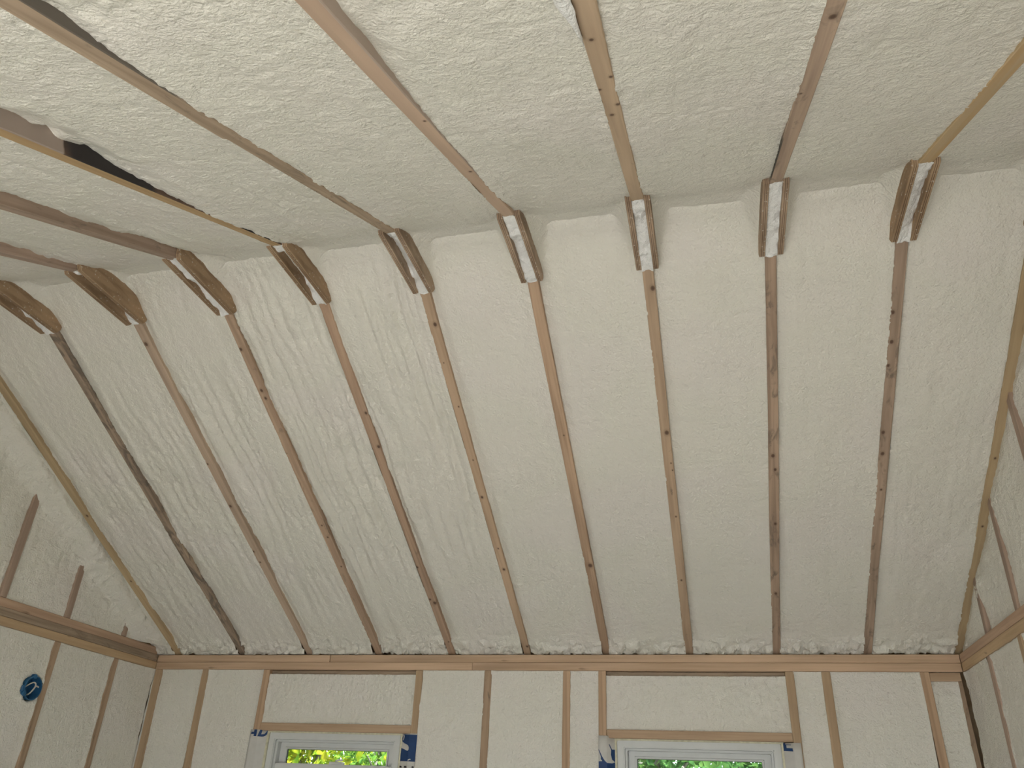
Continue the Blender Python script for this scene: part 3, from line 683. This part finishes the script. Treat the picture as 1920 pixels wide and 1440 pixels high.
def window(n, x0, x1, lower_up, label):
    root = bpy.data.objects.new('window_%d' % n, None); C.objects.link(root); root.location = ((x0 + x1) / 2, 0.07, WZ0 + H); structure(root, label)
    bpy.context.view_layer.update()
    ring('frame', x0, x1, WZ0, WZ1, 0.036, 0.030, 0.145, VINYL, root, 0.004)
    ring('frame_stop', x0 + 0.034, x1 - 0.034, WZ0 + 0.034, WZ1 - 0.034, 0.012, 0.048, 0.115, VINYL, root, 0.003)
    zm = (WZ0 + WZ1) / 2
    # upper sash (outer track)
    s = ring('upper_sash', x0 + 0.046, x1 - 0.046, zm - 0.02, WZ1 - 0.036, 0.036, 0.082, 0.112, VINYL, root, 0.004)
    ring('glazing_bead', x0 + 0.080, x1 - 0.080, zm + 0.014, WZ1 - 0.070, 0.008, 0.0765, 0.090, VINYL, s, 0.002)
    ring('gasket', x0 + 0.0875, x1 - 0.0875, zm + 0.0215, WZ1 - 0.0765, 0.003, 0.086, 0.096, GASKET, s, 0)
    kid(box('glass_pane', (x0 + 0.080, 0.094, zm + 0.015), (x1 - 0.080, 0.099, WZ1 - 0.070), GLASS), s)
    # lower sash (inner track)
    l0, l1 = (WZ0 + 0.036 + lower_up, zm + 0.02 + lower_up)
    s = ring('lower_sash', x0 + 0.046, x1 - 0.046, l0, l1, 0.042, 0.050, 0.076, VINYL, root, 0.004)
    kid(box('glass_pane', (x0 + 0.086, 0.060, l0 + 0.04), (x1 - 0.086, 0.065, l1 - 0.04), GLASS), s)
    # sash lock on the meeting rail
    cx = (x0 + x1) / 2 + 0.02
    bm = bmesh.new(); bm_box(bm, (cx - 0.040, 0.052, l1 + H), (cx + 0.040, 0.074, l1 + 0.012 + H), 0.003)
    lk = kid(bm_obj('sash_lock', bm, VINYL), s)
    tube('lock_lever', [(cx - 0.005, 0.058, l1 + H + 0.014), (cx + 0.010, 0.054, l1 + H + 0.020), (cx + 0.035, 0.050, l1 + H + 0.019)], [0.006, 0.0055, 0.005], VINYL, None)
    kid(C.objects[-1] if False else bpy.data.objects[[o.name for o in bpy.data.objects if o.name.startswith('lock_lever')][-1]], s)
    # bead of foam between the frame and the framing
    ring('foam_bead', x0 - 0.012, x1 + 0.012, WZ0 - 0.002, WZ1 + 0.007, 0.012, 0.020, 0.05, CAULK, root, 0.003)
    return root
window(1, *W[0], 0.452, 'white vinyl window with its lower sash raised, yellow-green leaves outside')
window(2, *W[1], 0.0, 'white vinyl window shut, with dark green leaves outside')

# ------------------------------------------------------------------ outdoors
GRASS = plain('leaf_litter_ground', (0.16, 0.17, 0.08), 0.9, 0.1, 0.35, 2.0)
g = structure(box('ground', (-14, -14, -H - 0.30), (18, 26, -H - 0.20), GRASS), 'leafy ground outside')
structure(box('bounce_pad', (-3, -13, -H - 0.20), (7, NEAR_Y - 0.36, -H - 0.06), plain('pale_bounce', (0.50, 0.48, 0.44), 0.9, 0.1, 0.2, 8.0)), 'unseen pale pad added outside the doorway to bounce light in')  # added unseen pad, pale so it bounces daylight up through the doorway
BARK = plain('grey_bark', (0.20, 0.19, 0.175), 0.9, 0.1, 0.3, 20.0)
def leaf_mat(name, a, b_, c):
    m, nt, b = new_mat(name); nt.nodes.remove(b); out = nt.nodes['Material Output']
    mp = mapping(nt, (1, 1, 1)); n = N(nt, 'ShaderNodeTexNoise', Scale=9.0, Detail=2.0); nt.links.new(mp.outputs[0], n.inputs['Vector'])
    r = ramp(nt, n.outputs[0], [(0.36, a), (0.5, b_), (0.64, c)])
    df = N(nt, 'ShaderNodeBsdfDiffuse'); tl = N(nt, 'ShaderNodeBsdfTranslucent'); mx = N(nt, 'ShaderNodeMixShader'); mx.inputs[0].default_value = 0.45
    nt.links.new(r.outputs[0], df.inputs[0]); nt.links.new(r.outputs[0], tl.inputs[0])
    nt.links.new(df.outputs[0], mx.inputs[1]); nt.links.new(tl.outputs[0], mx.inputs[2]); nt.links.new(mx.outputs[0], out.inputs['Surface']); return m
LEAFY = leaf_mat('yellow_green_leaves', (0.10, 0.20, 0.02), (0.22, 0.30, 0.02), (0.38, 0.36, 0.03))
LEAFG = leaf_mat('green_leaves', (0.03, 0.09, 0.03), (0.07, 0.17, 0.05), (0.12, 0.22, 0.06))
def tree(x, y, hgt, spread, nl, leaf, label, seed, r0=0.07, group='trees outside the windows'):
    rg = np.random.RandomState(seed)
    root = thing('tree', label, 'tree', (x, y, -0.2), group)
    pts = [(0.12 * math.sin(i * 0.9 + seed) * i / 6, 0.1 * math.cos(i * 0.7 + seed) * i / 6, hgt * i / 6) for i in range(7)]
    tube('trunk', pts, [r0 * (1 - 0.11 * i) for i in range(7)], BARK, root)
    for i in range(5):
        a = rg.rand() * 6.28; z = hgt * (0.25 + 0.12 * i)
        tube('branch', [(0, 0, z), (0.45 * spread * math.cos(a), 0.45 * spread * math.sin(a), z + 0.35), (0.85 * spread * math.cos(a), 0.85 * spread * math.sin(a), z + 0.5)], [0.028, 0.018, 0.008], BARK, root, seg=6)
    # leaves: small folded blades in clumps
    nc = max(6, nl // 60); cen = np.stack([rg.randn(nc) * spread * 0.45, rg.randn(nc) * spread * 0.45, hgt * (0.22 + 0.75 * rg.rand(nc) ** 1.4)], -1)
    c = cen[rg.randint(0, nc, nl)] + rg.randn(nl, 3) * 0.17
    a = rg.randn(nl, 3); a /= np.linalg.norm(a, axis=1)[:, None]; b = np.cross(a, rg.randn(nl, 3)); b /= np.linalg.norm(b, axis=1)[:, None]; nn = np.cross(a, b)
    sz = (0.045 + 0.035 * rg.rand(nl))[:, None]
    V = np.stack([c - a * sz, c + b * sz * 0.55 + nn * sz * 0.2, c + a * sz, c - b * sz * 0.55 + nn * sz * 0.2], 1).reshape(-1, 3)
    F = np.arange(nl * 4).reshape(-1, 4)
    F = np.concatenate([F[:, [0, 1, 2]], F[:, [0, 2, 3]]])
    o = from_np('foliage', V, F, leaf, root, smooth=False); o['kind'] = 'stuff'
TR = [(-1.35, 4.6, 4.4, 0.62, 4200, 'y', 'slim tree with yellow-green leaves close outside the opened window'),
      (-3.0, 6.0, 4.6, 0.65, 4600, 'y', 'yellowing leafy tree behind the slim one outside the opened window'),
      (-0.7, 6.9, 4.8, 0.65, 4200, 'm', 'green leafy tree beside the yellowing ones outside the opened window'),
      (-2.6, 9.6, 6.0, 1.0, 5200, 'm', 'taller green tree far outside the opened window'),
      (2.35, 4.7, 4.4, 0.65, 4600, 'g', 'dark green leafy tree close outside the shut window'),
      (3.15, 7.0, 5.0, 0.8, 4600, 'g', 'dark green tree behind the close one outside the shut window'),
      (1.7, 9.2, 6.0, 1.0, 5200, 'g', 'tall dark green tree far outside the shut window'),
      (-5.4, 12.5, 7.0, 1.3, 5200, 'y', 'distant yellowing tree at the back of the clearing'),
      (4.2, 12.0, 7.0, 1.3, 5200, 'g', 'distant dark tree beyond the shut window')]
LEAFM = leaf_mat('mid_green_leaves', (0.06, 0.16, 0.03), (0.12, 0.25, 0.04), (0.22, 0.32, 0.05))
for i, t in enumerate(TR):
    tree(t[0], t[1], t[2], t[3], t[4], {'y': LEAFY, 'm': LEAFM, 'g': LEAFG}[t[5]], t[6], 11 + i)
for i, (x, y, k_) in enumerate(((-9.0, 14.5, 1), (-5.2, 17.5, 0), (-1.9, 14.6, 1), (1.1, 16.8, 2), (4.9, 17.6, 2), (8.2, 14.0, 1), (-8.6, 9.0, 0), (6.6, 8.6, 2), (9.5, 18.5, 1))):
    tree(x, y, 8.0, 1.45, 6500, (LEAFY, LEAFM, LEAFG)[k_], 'tall %s woodland tree standing behind the trees near the windows' % ('yellowing', 'mid-green', 'dark green')[k_], 60 + i, r0=0.1, group='%s woodland trees at the back' % ('yellowing', 'mid-green', 'dark green')[k_])

# ------------------------------------------------------------------ building-wrap flaps beside the windows
WRAP = plain('white_house_wrap', (0.60, 0.585, 0.555), 0.55, 0.3, 0.05, 25)
NAVY = plain('navy_print', (0.020, 0.055, 0.16), 0.5, 0.3, 0.1, 30)
INK = plain('black_print', (0.03, 0.03, 0.035), 0.5, 0.3, 0.1, 30)
def wrap_flap(path, z0, z1, label, prints):
    """thin folded sheet following path [(x, y)...] in plan; prints: (material, polygon in x-z) laid on it"""
    xs = [p[0] for p in path]; ys = [p[1] for p in path]
    fy = lambda x: float(np.interp(x, xs, ys))
    cx, cz = sum(xs) / len(xs), z0
    root = thing('house_wrap_flap', label, 'house wrap', (cx, fy(cx), z0 + H), 'printed wrap flaps at the windows')
    bpy.context.view_layer.update()
    nz = 24; T = 0.0015; V = []
    zs = np.linspace(z0, z1, nz)
    px = sorted(set(list(np.linspace(xs[0], xs[-1], 9)) + xs))
    for side in (0, 1):
        for x in px:
            for z in zs:
                wob = 0.0016 * float(vnoise(np.array([x * 40]), np.array([z * 9]), 90)[0]) * (0 if z > -0.60 else 1)
                V.append((x, fy(x) + side * T + wob, z + H))
    n = len(px); A = grid_faces(n, nz); F = [list(f) for f in A] + [list(f[::-1] + n * nz) for f in A]
    for i in range(n - 1):
        for e in (0, nz - 1):
            a, b = i * nz + e, (i + 1) * nz + e
            F.append([a, b, b + n * nz, a + n * nz] if e else [b, a, a + n * nz, b + n * nz])
    for j in range(nz - 1):
        for e in (0, n - 1):
            a, b = e * nz + j, e * nz + j + 1
            F.append([b, a, a + n * nz, b + n * nz] if e else [a, b, b + n * nz, a + n * nz])
    kid(from_np('sheet', V, F, WRAP, smooth=False), root)
    for k, (nm, mat, poly) in enumerate(prints):
        bm = bmesh.new(); bm.faces.new([bm.verts.new((x, 0, z)) for x, z in poly])
        for v in bm.verts:      # measured on the wall face: carry over to the folded sheet
            xa, za = v.co.x, v.co.z
            for _ in range(4): q = 1 + fy(v.co.x) / 4.1185; v.co.x = min(max(2.9736 + (xa - 2.9736) * q, xs[0]), xs[-1])
            v.co.z = min(-0.7524 + (za + 0.7524) * q, z1)
        bm.normal_update(); bmesh.ops.triangulate(bm, faces=bm.faces[:], quad_method='BEAUTY', ngon_method='EAR_CLIP')
        for xb in xs[1:-1]:
            bmesh.ops.bisect_plane(bm, geom=bm.verts[:] + bm.edges[:] + bm.faces[:], plane_co=(xb, 0, 0), plane_no=(1, 0, 0))
        for v in bm.verts:
            v.co = (v.co.x, fy(v.co.x) - 0.0007 - 0.0003 * k, v.co.z + H)
        bmesh.ops.recalc_face_normals(bm, faces=bm.faces[:])
        kid(bm_obj(nm, bm, mat), root)
def mp_(pts, f): return [f(*p) for p in pts]
f1 = lambda x, y: (0.560 + 0.112 * (x - 170) / 570, -0.377 - 0.034 * (y - 170) / 260)
wrap_flap([(0.558, -0.004), (0.606, -0.004), (0.652, 0.028)], WZ0, -0.3785, 'white wrap flap printed with part of the navy letters AD, beside the opened window', [
    ('letter_a', NAVY, mp_([(255, 180), (340, 180), (340, 425), (262, 425), (262, 350), (172, 350), (185, 270), (255, 270)], f1)),
    ('letter_d', NAVY, mp_([(430, 185), (500, 185), (480, 355), (570, 340), (620, 270), (640, 185), (700, 185), (690, 260), (655, 340), (620, 395), (570, 430), (520, 440), (375, 432)], f1)),
    ('letter_stem', NAVY, mp_([(725, 190), (735, 200), (735, 330), (735, 455), (680, 450)], f1))])
def f2(x, y):
    l = 255 - 0.06 * (y - 220); r = 815 - 0.115 * (y - 220)
    return (1.396 + 0.091 * (x - l) / (r - l), -0.385 - 0.123 * (y - 220) / 1010)
wrap_flap([(1.391, 0.028), (1.446, -0.004), (1.487, -0.004)], WZ0, -0.3815, 'wrap flap with a navy block and white fin shape, beside the opened window', [
    ('navy_print', NAVY, mp_([(380, 230), (808, 235), (785, 500), (690, 1240), (192, 1225), (215, 980), (240, 745), (310, 750), (380, 780), (440, 825), (480, 842), (512, 800), (522, 720), (510, 660), (470, 608), (380, 560), (330, 500), (312, 450), (325, 340)], f2)),
    ('white_sliver', WRAP, mp_([(372, 262), (396, 266), (382, 380), (345, 462), (330, 432), (350, 380)], f2)),
    *[('print_mark', INK, mp_([(x, 1470), (x, 1420), (x + 12, 1402), (x + w_ - 12, 1402), (x + w_, 1420), (x + w_, 1470)], f2)) for x, w_ in ((165, 28), (235, 70), (370, 75), (590, 60))],
    ('white_fleck', WRAP, mp_([(480, 1205), (490, 1165), (530, 1135), (572, 1138), (568, 1175), (520, 1180), (500, 1208)], f2))])
def f3(x, y):
    l = 128; r = 728 + 0.06 * max(0, y - 700)
    return (2.397 + 0.089 * (x - l) / (r - l), -0.370 - 0.112 * (y - 250) / 940)
wrap_flap([(2.397, -0.004), (2.437, -0.004), (2.480, 0.028)], WZ0, -0.3715, 'white wrap flap with a white claw shape on navy, beside the shut window', [
    ('navy_print', NAVY, mp_([(455, 565), (482, 575), (560, 762), (735, 765), (756, 1440), (762, 1640), (128, 1640), (128, 1195), (252, 1188), (200, 1115), (205, 1030), (130, 800), (130, 745), (240, 1010), (320, 1150), (408, 1245), (580, 1258), (668, 1222), (640, 1180), (575, 1130), (530, 950), (535, 790)], f3))])
f4 = lambda x, y: (3.231 + 0.081 * (x - 500) / 812, -0.385 - 0.034 * (y - 300) / 400)
wrap_flap([(3.229, 0.028), (3.279, -0.004), (3.3125, -0.004)], WZ0, -0.3845, 'white wrap flap printed with a cut navy letter E, beside the shut window', [
    ('letter_e', NAVY, mp_([(500, 312), (630, 312), (640, 383), (885, 385), (870, 412), (670, 415), (675, 552), (930, 560), (945, 708), (530, 695)], f4))])

# ------------------------------------------------------------------ electrical box in the wall foam
BLUE = plain('blue_plastic', (0.028, 0.12, 0.25), 0.45, 0.4, 0.15, 40)
CABLE = plain('cream_cable', (0.62, 0.58, 0.50), 0.5, 0.3, 0.05, 40)
eb = thing('electrical_box', 'round blue plastic electrical box with loose cream wires, set in wall foam', 'electrical box', (XL - 0.02, BOXC[0], BOXC[1] + H))
bpy.context.view_layer.update()
def disc_ring(r, x, seg=28): return [(x, BOXC[0] + r * math.cos(2 * math.pi * i / seg), BOXC[1] + H + r * math.sin(2 * math.pi * i / seg)) for i in range(seg)]
bm = bmesh.new(); loops = [[bm.verts.new(v) for v in disc_ring(r, x)] for r, x in ((0.050, XL - 0.050), (0.0525, XL + 0.004), (0.0525, XL + 0.006), (0.0485, XL + 0.006), (0.0465, XL - 0.044))]
for a, b in zip(loops, loops[1:]):
    for i in range(28): bm.faces.new([a[i], a[(i + 1) % 28], b[(i + 1) % 28], b[i]])
bm.faces.new(loops[0]); bm.faces.new(loops[-1])
bmesh.ops.recalc_face_normals(bm, faces=bm.faces[:])
kid(bm_obj('box_shell', bm, BLUE), eb)
for ang in (100, 215):
    a = math.radians(ang); cy, cz = BOXC[0] + 0.050 * math.cos(a), BOXC[1] + 0.050 * math.sin(a)
    bm = bmesh.new(); bmesh.ops.create_cone(bm, cap_ends=True, segments=14, radius1=0.013, radius2=0.011, depth=0.03, matrix=Matrix.Translation((XL - 0.008, cy, cz + H)) @ Matrix.Rotation(math.pi / 2, 4, 'Y'))
    kid(bm_obj('screw_boss', bm, BLUE), eb)
bm = bmesh.new(); bm_box(bm, (XL - 0.03, BOXC[0] - 0.062, BOXC[1] - 0.022 + H), (XL + 0.003, BOXC[0] - 0.044, BOXC[1] + 0.006 + H), 0.003); kid(bm_obj('side_bracket', bm, BLUE), eb)
def wpts(l): return [(XL + dx, BOXC[0] + dy, BOXC[1] + dz + H) for dx, dy, dz in l]
for l in ([(-0.040, -0.022, -0.010), (-0.010, -0.020, 0.012), (0.006, -0.008, 0.026), (0.010, 0.004, 0.020), (0.008, 0.006, 0.004), (0.004, -0.002, -0.014)],
          [(-0.042, 0.004, -0.034), (-0.006, -0.002, -0.026), (0.010, -0.006, -0.010), (0.014, 0.000, 0.006), (0.012, 0.012, 0.012), (0.008, 0.026, 0.008)]):
    # smooth the wire a little
    P = [Vector(p) for p in wpts(l)]
    for _ in range(2):
        Q = [P[0]]
        for a, b in zip(P, P[1:]): Q += [a * 0.75 + b * 0.25, a * 0.25 + b * 0.75]
        P = Q + [P[-1]]
    kid(tube('wire', P, 0.0032, CABLE), eb)
